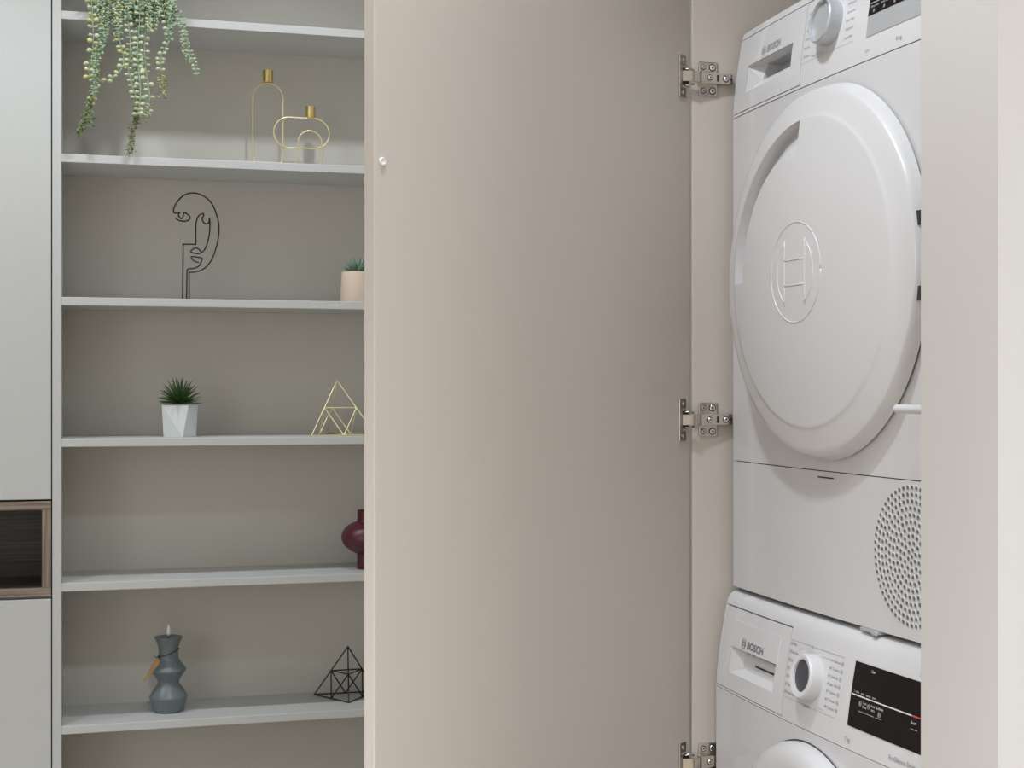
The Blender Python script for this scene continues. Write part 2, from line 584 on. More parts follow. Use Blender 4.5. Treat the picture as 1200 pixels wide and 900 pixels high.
def patch(s, ts, zs, n=0.0, depth=0.012, hole=None, rnd=0.0012):
    """a front skin over the surface s with skirts going back; hole = (t0,t1,z0,z1) cells left out"""
    m = MB()
    t0, t1, z0, z1 = ts[0], ts[-1], zs[0], zs[-1]
    ring = []
    nz = len(zs)
    vs = [pt(s, t, z, n) for t in ts for z in zs]
    fs = []
    for i in range(len(ts) - 1):
        for j in range(nz - 1):
            tm, zm = (ts[i] + ts[i + 1]) / 2, (zs[j] + zs[j + 1]) / 2
            if hole and hole[0] < tm < hole[1] and hole[2] < zm < hole[3]:
                continue
            fs.append((i * nz + j, (i + 1) * nz + j, (i + 1) * nz + j + 1, i * nz + j + 1))
    m.add(vs, fs)
    edge = [(t, z0) for t in ts] + [(t1, z) for z in zs[1:]] + [(t, z1) for t in ts[::-1][1:]] + [(t0, z) for z in zs[::-1][1:-1]]
    k = len(edge)
    vs, fs = [], []
    for t, z in edge:
        vs.append(pt(s, t, z, n))
    for t, z in edge:
        tt = t + (rnd * .7 if t == t0 else -rnd * .7 if t == t1 else 0) * 0
        vs.append(pt(s, t, z, n - depth))
    for i in range(k):
        j = (i + 1) % k
        fs.append((i, j, k + j, k + i))
    m.add(vs, fs)
    return m


def strip(s, t0, t1, z0, z1, n, nt=8):
    """a thin mark lying on the surface"""
    m = MB()
    ts = frange(t0, t1, nt)
    zs = frange(z0, z1, 3 if z1 - z0 > .01 else 1)
    nz = len(zs)
    m.add([pt(s, t, z, n) for t in ts for z in zs],
          [(i * nz + j, (i + 1) * nz + j, (i + 1) * nz + j + 1, i * nz + j + 1) for i in range(nt) for j in range(nz - 1)])
    return m


def text_mb(body, s, t0, z0, h, width=None, n=0.0004, bold=0.0, align='L', mb=None, shear=0.0):
    cu = bpy.data.curves.new('txt', 'FONT')
    cu.body = body
    cu.offset = bold
    cu.shear = shear
    cu.resolution_u = 3
    o = bpy.data.objects.new('txt', cu)
    COL.objects.link(o)
    bpy.context.view_layer.update()
    me = o.to_mesh()
    xs = [v.co.x for v in me.vertices]
    ys = [v.co.y for v in me.vertices]
    m = mb or MB()
    if xs:
        x0, x1 = min(xs), max(xs)
        capH = 0.70
        sy = h / capH
        sx = (width / (x1 - x0)) if width else sy
        off = 0 if align == 'L' else -(x1 - x0) * sx
        m.add([pt(s, t0 + off + (v.co.x - x0) * sx, z0 + v.co.y * sy, n) for v in me.vertices],
              [tuple(p.vertices) for p in me.polygons])
    o.to_mesh_clear()
    bpy.data.objects.remove(o)
    bpy.data.curves.remove(cu)
    return m


def emblem(s, tc, zc, r, n, m=None, wd=0.0008):
    """circle with an H-shaped armature inside, as flat print"""
    m = m or MB()

    def poly(pts, wid):
        vs, fs = [], []
        for i, (a, b_) in enumerate(pts):
            a0, b0 = pts[max(i - 1, 0)]
            a1, b1 = pts[min(i + 1, len(pts) - 1)]
            d = math.hypot(a1 - a0, b1 - b0) or 1
            nx, nz = -(b1 - b0) / d, (a1 - a0) / d
            vs += [pt(s, tc + a + nx * wid / 2, zc + b_ + nz * wid / 2, n), pt(s, tc + a - nx * wid / 2, zc + b_ - nz * wid / 2, n)]
        for i in range(len(pts) - 1):
            fs.append((2 * i, 2 * i + 1, 2 * i + 3, 2 * i + 2))
        m.add(vs, fs)
    poly([(r * math.cos(a), r * math.sin(a)) for a in frange(0, 2 * PI, 28)], wd)
    for sg in (-1, 1):
        poly([(sg * r * .42, -r * .66), (sg * r * .42, r * .66)], wd)
        poly([(sg * r * (.42 + .3 * math.cos(a)), r * .66 * math.sin(a)) for a in frange(-PI / 2, PI / 2, 8)], wd)
    poly([(-r * .42, r * .25), (r * .42, r * .25)], wd)
    poly([(-r * .42, -r * .25), (r * .42, -r * .25)], wd)
    return m


def pocket(s, outer, inner, d_top, d_bot, name, parent, mtl, n=0.0, wallmat=None, deep=0.022):
    """a funnel-shaped grip pocket: outer and inner rectangles (t0,t1,z0,z1), inner set back"""
    m = MB()
    o0, o1, o2, o3 = outer
    i0, i1, i2, i3 = inner
    P = [pt(s, o0, o2, n), pt(s, o1, o2, n), pt(s, o1, o3, n), pt(s, o0, o3, n)]
    Q = [pt(s, i0, i2, n - d_bot), pt(s, i1, i2, n - d_bot), pt(s, i1, i3, n - d_top), pt(s, i0, i3, n - d_top)]
    m.add(P + Q, [(0, 1, 5, 4), (1, 2, 6, 5), (2, 3, 7, 6), (3, 0, 4, 7)])
    m.slot = 1
    # deep hole behind the inner rectangle
    R = [q + Vector((deep, 0, 0)) for q in Q]
    m.add(Q + R, [(0, 1, 5, 4), (1, 2, 6, 5), (2, 3, 7, 6), (3, 0, 4, 7), (4, 5, 6, 7)])
    return m.build(name, [mtl, wallmat or mtl], parent)


def lathe_knob(s, tc, zc, r, h, parent, mats, insert):
    """round knob standing on the surface"""
    c = pt(s, tc, zc, -0.001)
    # axis = local surface normal (towards the room)
    e = 0.004
    ax = (pt(s, tc, zc + e) - pt(s, tc, zc - e)).cross(pt(s, tc - e, zc) - pt(s, tc + e, zc))
    if ax.x > 0:
        ax = -ax
    ax.normalize()
    m = MB()
    m.lathe([(r * 1.0, 0), (r, h * .8), (r * .985, h * .95), (r * .94, h + .0006), (r * .90, h + .0006), (insert, h - .001), (insert, h - .004)], c, ax, 48, cap0=False, cap1=False)
    k = m.build('knob', mats[0], parent, smooth='auto')
    m = MB()
    m.lathe([(insert * 1.0, h - .004), (insert * .3, h - .0035), (0.0002, h - .0034)], c, ax, 40, cap0=False, cap1=False)
    m.build('knob_face', mats[1], k, smooth=True)
    m = MB()
    u = (UZ - ax * UZ.dot(ax)).normalized()
    v = ax.cross(u)
    m.obox(c + ax * (h * .92) + u * (r * .93), v, ax, u, 0.0022, h * .12, 0.0042)
    m.build('pointer', mats[2], k, bevel=0.0005)
    return k


# ---- tumble dryer
dry = thing('tumble_dryer', 'white tumble dryer with domed round door, stacked on top of the washing machine', 'tumble dryer', (1.25, YM - MW / 2, 0.868))
bx('cabinet_body', (0.962, YM - MW + 0.003, 0.868), (1.53, YM - 0.002, 1.572), M_WHITE, dry)
bx('cabinet_body', (0.998, YM - MW + 0.003, 1.572), (1.53, YM - 0.002, 1.700), M_WHITE, dry)
TS = frange(0.0, MW, 24)
patch(s_dryer, TS, frange(0.868, 1.0573, 8), depth=0.02).build('service_panel', M_WHITE, dry, smooth='auto')
patch(s_dryer, TS, frange(1.0586, 1.5757, 12), depth=0.02).build('front_panel', M_WHITE, dry, smooth='auto')
T_DR = 0.237
ho = (0.0455, 0.2035, 1.6080, 1.6465)
PZ = [1.5772, 1.585, 1.6, 1.615, 1.63, 1.645, 1.66, 1.675, 1.685, 1.6945]
patch(s_dryer, frange(T_DR + 0.0008, MW, 14), PZ, depth=0.03).build('control_panel', M_WHITEP, dry, smooth='auto')
patch(s_dryer, frange(0.0, T_DR, 10), [1.5772, 1.5808], depth=0.03).build('panel_rail', M_WHITEP, dry, smooth='auto')
dts = sorted(set(frange(0.001, ho[0], 3) + frange(ho[0], ho[1], 6) + frange(ho[1], T_DR - 0.0008, 3)))
dzs = sorted(set([1.5820, 1.59, 1.6, ho[2], 1.62, 1.63, 1.64, ho[3], 1.66, 1.675, 1.685, 1.6945]))
drw = patch(s_dryer, dts, dzs, n=0.0004, depth=0.03, hole=ho).build('drawer_front', M_WHITEP, dry, smooth='auto')
M_POCK = mat('pocket_grey', (0.48, 0.48, 0.485), 0.5, noise=0.01)  # darker than the drawer front around it
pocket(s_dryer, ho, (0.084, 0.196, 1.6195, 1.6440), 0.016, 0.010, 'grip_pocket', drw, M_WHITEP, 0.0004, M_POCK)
strip(s_dryer, ho[0] - 0.001, ho[1] + 0.001, ho[3] - 0.0002, ho[3] + 0.0012, 0.0009).build('pocket_top_line', M_PRINT, drw)  # thin grey line along the top edge of the pocket
text_mb('BOSCH', s_dryer, 0.113, 1.6545, 0.0098, width=0.0455, n=0.0009, bold=0.03).build('wordmark', M_LOGO2, drw)
emblem(s_dryer, 0.100, 1.6590, 0.0068, 0.0009).build('emblem', M_LOGO2, drw)
# top lid: rounded edge then flat
m = MB()
lid = [(1.6962, interp(1.6962, DP)), (1.70, .0155), (1.706, .018), (1.7095, .0225), (1.711, .03), (1.7115, .05), (1.7115, .58)]
vs = [Vector((DX - bow(t) + dx, YM - t, z)) for t in TS for z, dx in lid] 
nl = len(lid)
m.add(vs, [(i * nl + j, (i + 1) * nl + j, (i + 1) * nl + j + 1, i * nl + j + 1) for i in range(len(TS) - 1) for j in range(nl - 1)])
m.add([Vector((DX + dx, YM - t, z)) for t in (TS[0],) for z, dx in lid] + [Vector((DX + .58, YM, 1.6962))], [tuple(range(nl + 1))])
m.add([Vector((DX - bow(t) + lid[0][1], YM - t, 1.6962)) for t in TS] + [Vector((DX + .04, YM - t, 1.6962)) for t in TS],
      [(i, i + 1, len(TS) + i + 1, len(TS) + i) for i in range(len(TS) - 1)])
m.build('top_lid', M_WHITEP, dry, smooth='auto')
# dark strips behind the seams, colouring in the shade of the gaps
for z, th, dx in ((1.0579, .004, 0), (1.5765, .004, 0), (1.5813, .0035, 0), (1.6953, .003, .016)):
    m = MB()
    tl = frange(0.004, T_DR if 1.58 < z < 1.69 else MW - .004, 12)
    m.add([Vector((DX - bow(t) + dx + 0.004, YM - t, z + a)) for t in tl for a in (-th, th)],
          [(2 * i, 2 * i + 2, 2 * i + 3, 2 * i + 1) for i in range(len(tl) - 1)])
    m.build('seam_shade', M_DARK, dry)
# door
TC, ZC, RD = 0.322, 1.3185, 0.2455
XB = DX - 0.0075


def door_pt(rho, th, n):
    return Vector((XB - n, YM - (TC + rho * math.cos(th)), ZC + rho * math.sin(th)))


R1 = 0.2365


def face_n(rho, th):
    x = rho * math.cos(th) / R1
    q = min(rho / R1, 1)
    n = 0.0295 - 0.0105 * x + 0.0215 * (1 - q * q)
    if rho > 0.200:
        n -= 0.0030 * (rho - 0.200) / (R1 - 0.200)
    if rho > 0.2040:
        n -= 0.00035
    return n


G0, G1 = math.radians(93.5), math.radians(181)
GI, GO = 0.166, 0.2015
ths = []
for k in range(96):
    ths.append(2 * PI * k / 96)
ths = [a for a in ths if min(abs(a - G0), abs(a - G1)) > 0.03] + [G0 - 0.0005, G0 + 0.0005, G1 - 0.0005, G1 + 0.0005]
ths.sort()
rhos = [0.0, 0.012, 0.03, 0.05, 0.07, 0.09, 0.11, 0.13, 0.15, GI, 0.1775, 0.189, 0.1985, 0.1992, 0.2, GO, 0.2032, 0.2041, 0.210, 0.222, 0.230, R1]


def groove(rho, th):
    if not (G0 < th < G1):
        return 0.0
    if rho <= GI or rho >= GO:
        return 0.0
    u = (rho - GI) / (0.1985 - GI)
    if u <= 1:
        return 0.020 * (u ** 0.8)
    return 0.020


m = MB()
K = len(ths)
vs = []
for r in rhos[1:]:
    for a in ths:
        vs.append(door_pt(r, a, face_n(r, a) - groove(r, a)))
for r, f in ((R1 + 0.0012, 0.965), (R1 + 0.0025, 0.88), (R1 + 0.0055, 0.55), (RD - 0.0008, 0.16), (RD, 0.06), (RD - 0.004, 0.0)):
    for a in ths:
        nb = XB - s_dryer(TC + RD * math.cos(a), ZC) + 0.0028
        vs.append(door_pt(r, a, nb + (face_n(R1, a) - nb) * f))
vs.append(door_pt(0, 0, face_n(0, 0)))
fs = []
rows = len(rhos) - 1 + 6
for i in range(rows - 1):
    for j in range(K):
        j2 = (j + 1) % K
        fs.append((i * K + j, i * K + j2, (i + 1) * K + j2, (i + 1) * K + j))
for j in range(K):
    fs.append((len(vs) - 1, (j + 1) % K, j))
m.add(vs, fs)
dd = m.build('door', M_WHITE, dry, smooth='auto')
dd['label'] = 'large round domed white dryer door with curved grip recess'
m = MB()
m.lathe([(RD - 0.0045, -0.012), (RD - 0.0045, 0.004)], door_pt(0, 0, 0), (-1, 0, 0), 72, cap1=False, cap0=False)
m.build('gap_shade_ring', M_DARK, dd)  # dark ring in place of the shade in the door gap
# embossed emblem on the door, low relief
m = MB()


def emb(pts, r=0.0014):
    m.tube([door_pt(math.hypot(a, b_), math.atan2(b_, a), face_n(math.hypot(a, b_), math.atan2(b_, a)) - 0.0005) for a, b_ in pts], r, 8)


ER = 0.0655
emb([(ER * math.cos(a), ER * math.sin(a)) for a in frange(0, 2 * PI, 56)])
for sg in (-1, 1):
    emb([(sg * (0.0265), z) for z in frange(-0.043, 0.043, 8)])
    emb([(sg * ER * .72 * math.cos(a), ER * .72 * math.sin(a)) for a in frange(-0.95, 0.95, 18)])
for z in (-0.0165, 0.0165):
    emb([(x, z) for x in frange(-0.0265, 0.0265, 6)])
m.build('emblem', M_WHITE, dd, smooth=True)
for z in (1.3655, 1.2765):
    a = math.asin((z - ZC) / RD)
    m = MB()
    m.obox(door_pt(RD - 0.0035, a, 0.0065), (-1, 0, 0), (0, 0, 1), (0, -1, 0), 0.0045, 0.0085, 0.0036)
    m.build('hinge_slot', M_DARK, dd)
# filter catch slot and vent
strip(s_dryer, 0.291, 0.336, 1.0486, 1.0504, 0.0005).build('catch_slot', M_DARK, dry)
m = MB()
VT, VZ = 0.524, 0.9675
for k in range(0, 11):
    r = 0.0082 * k
    cnt = 1 if k == 0 else int(round(2 * PI * r / 0.0092))
    for j in range(cnt):
        a = 2 * PI * j / cnt + k * 0.37
        t, z = VT + r * math.cos(a), VZ + r * math.sin(a)
        if t > MW - 0.012 or not (0.878 < z < 1.05):
            continue
        vs = [pt(s_dryer, t + .0031 * math.cos(q), z + .0027 * math.sin(q), 0.0003) for q in frange(0, 2 * PI, 10)[:-1]]
        m.slot = 0
        m.add(vs, [tuple(range(10))])
        m.slot = 1
        o1 = [pt(s_dryer, t + .0042 * math.cos(q), z + .0038 * math.sin(q), 0.0001) for q in frange(0, 2 * PI, 10)[:-1]]
        i1 = [pt(s_dryer, t + .0031 * math.cos(q), z + .0027 * math.sin(q), 0.0010) for q in frange(0, 2 * PI, 10)[:-1]]
        m.add(o1 + i1, [(q, (q + 1) % 10, 10 + (q + 1) % 10, 10 + q) for q in range(10)])
        m.slot = 0
M_VENT = mat('vent_hole_grey', (0.14, 0.14, 0.15), 0.8, noise=0.05)
vo = m.build('vent_holes', [M_VENT, M_WHITE], dry)
vo['kind'] = 'stuff'
# knob, display and print of the dryer
lathe_knob(s_dryer, 0.3175, 1.6475, 0.0300, 0.0195, dry, (M_SILVER, M_SILVER, M_LOGO2), 0.0262)
strip(s_dryer, 0.4165, MW - 0.03, 1.6062, 1.6323, 0.0006, 10).build('display_bezel', M_SILVER, dry)
strip(s_dryer, 0.4165, MW - 0.03, 1.6325, 1.6945, 0.0006, 10).build('display', M_BLACKG, dry)
m = MB()
for i, tx in enumerate(('Easy-Iron', 'Low Heat', 'Dryness', 'Ready in')):
    text_mb(tx, s_dryer, 0.4225 + i * 0.0240, 1.6425, 0.0024, width=0.018, n=0.0009, mb=m)
    emblem(s_dryer, 0.4300 + i * 0.0240, 1.6375, 0.0019, 0.0009, m, 0.00025)
m.v += []
strip_m = strip(s_dryer, 0.4195, 0.545, 1.6478, 1.6486, 0.0009)
m.add(strip_m.v, strip_m.f)
m.build('display_print', M_DISPTXT, dry)['kind'] = 'stuff'
m = MB()
text_mb('8 kg', s_dryer, 0.4880, 1.5866, 0.0052, n=0.0004, mb=m)
text_mb('A++', s_dryer, 0.4160, 1.5868, 0.0042, n=0.0004, mb=m)
LW = ['Cottons', 'Easy-Care', 'Mix', 'Wool', 'Timer', 'Cupboard']
for i, tx in enumerate(LW):
    text_mb(tx, s_dryer, 0.243, 1.6165 + i * 0.0118, 0.0034, width=0.0175, n=0.0004, mb=m)
RW = ['Iron Dry', 'Cupboard', 'Extra Dry', 'Sports', 'Delicates', 'Super 40', 'Warm']
for i, tx in enumerate(RW):
    text_mb(tx, s_dryer, 0.3800, 1.6165 + i * 0.0112, 0.0034, width=0.0215, n=0.0004, mb=m, align='R')
text_mb('Timed Program', s_dryer, 0.268, 1.6125, 0.0032, width=0.034, n=0.0004, mb=m)
for q in (strip(s_dryer, 0.2400, 0.3835, 1.6096, 1.6100, 0.0004),):
    m.add(q.v, q.f)
m.build('program_print', M_LOGO2, dry)['kind'] = 'stuff'

# ---- washing machine
wsh = thing('washing_machine', 'white front-loading washing machine with black display, standing below the dryer', 'washing machine', (1.22, YM - MW / 2, 0.0))
bx('cabinet_body', (0.934, YM - MW + 0.003, 0.02), (1.50, YM - 0.002, 0.716), M_WHITE, wsh)
bx('cabinet_body', (0.975, YM - MW + 0.003, 0.716), (1.50, YM - 0.002, 0.850), M_WHITE, wsh)
patch(s_washer, TS, frange(0.03, 0.7176, 10), depth=0.02).build('front_panel', M_WHITE, wsh, smooth='auto')
T_DW = 0.239
top_prof = [(.8420, interp(.8420, WP)), (.848, .019), (.8525, .0216), (.856, .024), (.8586, .0274), (.8605, .031), (.8615, .0355), (.862, .04), (.862, .58)]
PZW = [.7186, .73, .7385, .75, .765, .78, .795, .81, .825, .835, .8420]
patch(s_washer, frange(T_DW + 0.0007, MW, 14), PZW, depth=0.03).build('control_panel', M_WHITEP, wsh, smooth='auto')
patch(s_washer, frange(0.0, T_DW, 10), [.7186, .7214], depth=0.03).build('panel_rail', M_WHITEP, wsh, smooth='auto')
m = MB()
nl = len(top_prof)
m.add([Vector((WX - bow(t) + dx, YM - t, z)) for t in TS for z, dx in top_prof],
      [(i * nl + j, (i + 1) * nl + j, (i + 1) * nl + j + 1, i * nl + j + 1) for i in range(len(TS) - 1) for j in range(nl - 1)])
m.add([Vector((WX + dx, YM, z)) for z, dx in top_prof] + [Vector((WX + .58, YM, .842))], [tuple(range(nl + 1))])
m.build('worktop', M_WHITEP, wsh, smooth='auto')
hw = (0.0480, 0.2060, 0.7470, 0.7860)
dts = sorted(set(frange(0.001, hw[0], 3) + frange(hw[0], hw[1], 6) + frange(hw[1], T_DW - 0.0007, 3)))
dzs = sorted(set([.7226, .735, hw[2], .76, .772, hw[3], .795, .81, .825, .8402]))
drw = patch(s_washer, dts, dzs, n=0.0004, depth=0.03, hole=hw).build('drawer_front', M_WHITEP, wsh, smooth='auto')
pocket(s_washer, hw, (0.080, 0.196, 0.7560, 0.7835), 0.0105, 0.0085, 'grip_pocket', drw, M_WHITEP, 0.0004, M_WHITEP, 0.002)
# raised brand plate above the pocket
patch(s_washer, frange(hw[0], hw[1] + .004, 8), [hw[3], .795, .81, .8245], n=0.0016, depth=0.003).build('brand_plate', M_WHITEP, drw, smooth='auto')
for t0, t1, z0, z1, n in ((0.088, 0.116, 0.7806, 0.7838, -0.0095), (0.130, 0.196, 0.7806, 0.7838, -0.0095), (0.118, 0.194, 0.7655, 0.7680, -0.0103)):
    strip(s_washer, t0, t1, z0, z1, n).build('pocket_slot', M_DARK, drw)
text_mb('BOSCH', s_washer, 0.1065, 0.7908, 0.0098, width=0.0565, n=0.0020, bold=0.035).build('wordmark', M_LOGO, drw)
emblem(s_washer, 0.0935, 0.7960, 0.0070, 0.0020).build('emblem', M_LOGO, drw)
for z, th, dx in ((.7181, .004, 0), (.7220, .003, 0), (.8412, .003, .016)):
    m = MB()
    tl = frange(0.004, T_DW if z > .72 else MW - .004, 12)
    m.add([Vector((WX - bow(t) + dx + 0.004, YM - t, z + a)) for t in tl for a in (-th, th)],
          [(2 * i, 2 * i + 2, 2 * i + 3, 2 * i + 1) for i in range(len(tl) - 1)])
    m.build('seam_shade', M_DARK, wsh)  # dark strip, shade inside the gap as colour
lathe_knob(s_washer, 0.316, 0.7880, 0.0300, 0.0190, wsh, (M_WHITEP, M_KNOBF, M_WHITEP), 0.0215)
strip(s_washer, 0.4195, MW - 0.012, 0.7480, 0.8275, 0.0007, 12).build('display', M_BLACKG, wsh)
m = MB()
for a, b_ in ((0.4225, 0.4545), (0.4555, 0.4735), (0.4745, 0.4925), (0.4935, 0.5570)):
    q = strip(s_washer, a, b_, 0.7868, 0.7884, 0.0011)
    m.add(q.v, q.f)
text_mb('Clean', s_washer, 0.4600, 0.8195, 0.0034, width=0.0085, n=0.0011, mb=m)
text_mb('1 - 24 h', s_washer, 0.4270, 0.7902, 0.0026, width=0.012, n=0.0011, mb=m)
text_mb('min  temp  spin', s_washer, 0.4440, 0.7902, 0.0024, width=0.034, n=0.0011, mb=m)
emblem(s_washer, 0.4450, 0.7792, 0.0030, 0.0011, m, 0.00028)
text_mb('2 sec', s_washer, 0.4510, 0.7800, 0.0030, width=0.0085, n=0.0011, mb=m)
text_mb('Rinse', s_washer, 0.4510, 0.7752, 0.0030, width=0.0085, n=0.0011, mb=m)
emblem(s_washer, 0.4645, 0.7792, 0.0030, 0.0011, m, 0.00028)
text_mb('Ready', s_washer, 0.4700, 0.7800, 0.0030, width=0.0085, n=0.0011, mb=m)
text_mb('in', s_washer, 0.4715, 0.7752, 0.0030, width=0.0070, n=0.0011, mb=m)
text_mb('SpeedPerfect', s_washer, 0.4805, 0.7800, 0.0032, width=0.0175, n=0.0011, mb=m)
emblem(s_washer, 0.4900, 0.7745, 0.0030, 0.0011, m, 0.00028)
for a, b_ in ((0.4420, 0.4605), (0.4615, 0.4790), (0.4830, 0.4960)):
    q = strip(s_washer, a, b_, 0.7697, 0.7701, 0.0011)
    m.add(q.v, q.f)
text_mb('Start', s_washer, 0.5570, 0.7785, 0.0036, width=0.012, n=0.0011, mb=m)
q = strip(s_washer, 0.5575, 0.5720, 0.7725, 0.7729, 0.0011)
m.add(q.v, q.f)
m.build('display_print', M_DISPTXT, wsh)['kind'] = 'stuff'
strip(s_washer, 0.5580, 0.5750, 0.7868, 0.7886, 0.0011).build('start_mark', M_RED, wsh)
m = MB()
text_mb('7 kg', s_washer, 0.4140, 0.7278, 0.0056, n=0.0004, mb=m)
text_mb('EcoSilence Drive', s_washer, 0.5180, 0.7282, 0.0060, width=0.056, n=0.0004, mb=m)
text_mb('Serie', s_washer, 0.5600, 0.8330, 0.0050, n=0.0004, mb=m)
LW = ['Mix', 'Easy-Care', 'Sport', 'Wool', 'Rinse', 'Spin', 'Drain/Spin']
WID = [0.010, 0.018, 0.012, 0.010, 0.011, 0.012, 0.024]
for i, tx in enumerate(LW):
    z = 0.8195 - i * 0.0108
    text_mb(tx, s_washer, 0.2500, z, 0.0034, width=WID[i], n=0.0004, mb=m)
    emblem(s_washer, 0.2448, z + 0.0016, 0.0026, 0.0004, m, 0.00028)
RW = ['20° Cottons', '40° Cottons', '60° Cottons Eco', '40° Super 15/30', '40° Cottons', '60° Cottons', '90° Cottons']
for i, tx in enumerate(RW):
    z = 0.8160 - i * 0.0098
    text_mb(tx, s_washer, 0.3830, z, 0.0034, width=0.026, n=0.0004, mb=m, align='R')
    emblem(s_washer, 0.3885, z + 0.0016, 0.0028, 0.0004, m, 0.00028)
text_mb('Start', s_washer, 0.3020, 0.8245, 0.0032, width=0.008, n=0.0004, mb=m)
text_mb('Temperature', s_washer, 0.2990, 0.7478, 0.0032, width=0.022, n=0.0004, mb=m)
for a, b_, z in ((0.2425, 0.2990, .8260), (0.3130, 0.3925, .8260), (0.2405, 0.2960, .7494), (0.3240, 0.3870, .7494), (0.3390, 0.3560, .7530), (0.3330, 0.3550, .8175)):
    q = strip(s_washer, a, b_, z - .0002, z + .0002, 0.0004)
    m.add(q.v, q.f)
m.build('program_print', M_PRINT, wsh)['kind'] = 'stuff'
# porthole door
c = pt(s_washer, 0.322, 0.505, 0)
m = MB()
m.lathe([(0.197, -0.002), (0.197, 0.010), (0.1935, 0.018), (0.186, 0.0235), (0.172, 0.0265), (0.150, 0.0255), (0.138, 0.018)], c, (-1, 0, 0), 72, cap0=False, cap1=False)
wd = m.build('door', M_WHITE, wsh, smooth='auto')
m = MB()
m.lathe([(0.138, 0.018), (0.125, 0.022), (0.09, 0.026), (0.0, 0.028)], c, (-1, 0, 0), 48, cap0=False, cap1=False)
m.build('porthole_glass', M_BLACKG, wd, smooth=True)
m = MB()
m.lathe([(0.199, 0.0008), (0.190, 0.0008)], c, (-1, 0, 0), 72, cap0=False, cap1=False)
m.build('gap_shade_ring', M_DARK, wd)  # dark ring at the foot of the door, gap shade as colour
for ty in (0.07, MW - 0.07):
    for xx in (1.0, 1.42):
        m = MB()
        m.lathe([(0.022, 0.0), (0.022, 0.012), (0.008, 0.013), (0.008, 0.03)], (xx, YM - ty, 0.0), (0, 0, 1), 16)
        m.build('foot', M_DARK, wsh, smooth='auto')
# stacking frame between the machines
stk = MB()
stk.box((0.990, YM - MW + 0.02, 0.8622), (1.49, YM - 0.02, 0.8678))
so = stk.build('stacking_frame', M_DARK, dry)
m = MB()
m.box((0.934, YM - 0.452, 0.8635), (0.985, YM - 0.408, 0.8675))
m.box((0.9315, YM - 0.452, 0.8625), (0.9345, YM - 0.440, 0.8665))
m.build('stacking_clip', M_SILVER, dry, bevel=0.0006)

# ------------------------------------------------------------------ things on the shelves
# -- trailing plant on the top board
PX, PY = 0.105, 3.525
pl = thing('trailing_plant', 'trailing succulent with pale green bead leaves hanging over the top board', 'plant', (PX, PY, 1.996))
m = MB()
m.lathe([(0.046, 0), (0.052, 0.004), (0.062, 0.075), (0.064, 0.09), (0.058, 0.09), (0.056, 0.078), (0.0, 0.076)], (PX, PY, 1.996), (0, 0, 1), 32, cap1=False)
m.build('pot', M_POTW, pl, smooth='auto')


def leaf_at(mb, p, d, l, wd, slot):
    """small plump leaf: p base, d direction"""
    d = Vector(d).normalized()
    u = d.orthogonal().normalized()
    u.rotate(Matrix.Rotation(random.uniform(-0.6, 0.6), 3, d))
    v = d.cross(u)
    p = Vector(p)
    vs = [p]
    for f, rr in ((0.3, 0.85), (0.7, 0.95)):
        for k in range(5):
            a = 2 * PI * k / 5
            vs.append(p + d * (l * f) + (u * math.cos(a) * 0.62 + v * math.sin(a)) * (wd * 0.5 * rr))
    vs.append(p + d * l)
    fs = []
    for k in range(5):
        k2 = (k + 1) % 5
        fs += [(0, 1 + k2, 1 + k), (1 + k, 1 + k2, 6 + k2, 6 + k), (6 + k, 6 + k2, 11)]
    mb.slot = slot
    mb.add(vs, fs)


STR = {
  'S1': [(0.004, 2.04), (0.009, 1.999), (0.011, 1.952), (0.011, 1.924), (0.009, 1.896), (0.002, 1.868), (0.004, 1.846)],
  'S2': [(0.049, 2.035), (0.04, 1.964), (0.031, 1.916), (0.018, 1.878), (0.016, 1.841), (0.009, 1.812), (0.002, 1.775), (-0.011, 1.746), (-0.02, 1.718)],
  'S3': [(0.059, 2.036), (0.063, 1.956), (0.07, 1.919), (0.076, 1.891), (0.07, 1.868), (0.058, 1.856), (0.041, 1.844), (0.018, 1.841)],
  'S4': [(0.049, 2.03), (0.036, 1.96), (0.025, 1.915), (0.016, 1.887), (0.013, 1.841), (0.016, 1.822), (0.007, 1.797), (0.005, 1.766), (0.007, 1.738)],
  'S5': [(0.081, 2.038), (0.085, 1.976), (0.089, 1.939), (0.089, 1.901), (0.085, 1.877), (0.089, 1.854), (0.098, 1.821), (0.105, 1.799)],
  'S7': [(0.111, 2.04), (0.109, 1.968), (0.105, 1.911), (0.107, 1.874), (0.111, 1.837), (0.109, 1.789), (0.103, 1.767)],
  'S8': [(0.125, 2.041), (0.123, 1.969), (0.12, 1.922), (0.123, 1.875), (0.131, 1.819), (0.129, 1.781), (0.121, 1.762)],
  'S9': [(0.118, 2.03), (0.112, 1.95), (0.104, 1.85), (0.103, 1.765), (0.094, 1.732), (0.092, 1.704), (0.09, 1.686)],
  'S10': [(0.154, 2.043), (0.162, 2.0), (0.171, 1.963), (0.173, 1.938), (0.162, 1.915), (0.154, 1.896), (0.156, 1.867), (0.158, 1.849), (0.16, 1.83), (0.16, 1.811)],
  'S11': [(0.165, 2.03), (0.177, 2.02), (0.199, 1.997), (0.208, 1.956), (0.217, 1.918), (0.227, 1.89), (0.234, 1.862)],
  'S12': [(0.165, 2.03), (0.182, 2.015), (0.201, 1.965), (0.203, 1.927), (0.217, 1.895)],
  'S13': [(0.027, 2.034), (0.034, 1.982), (0.027, 1.935), (0.016, 1.902), (0.002, 1.877)],
}
SLOTS = [M_LEAF[k] for k in 'gpybod']
SI = {k: i for i, k in enumerate('gpybod')}
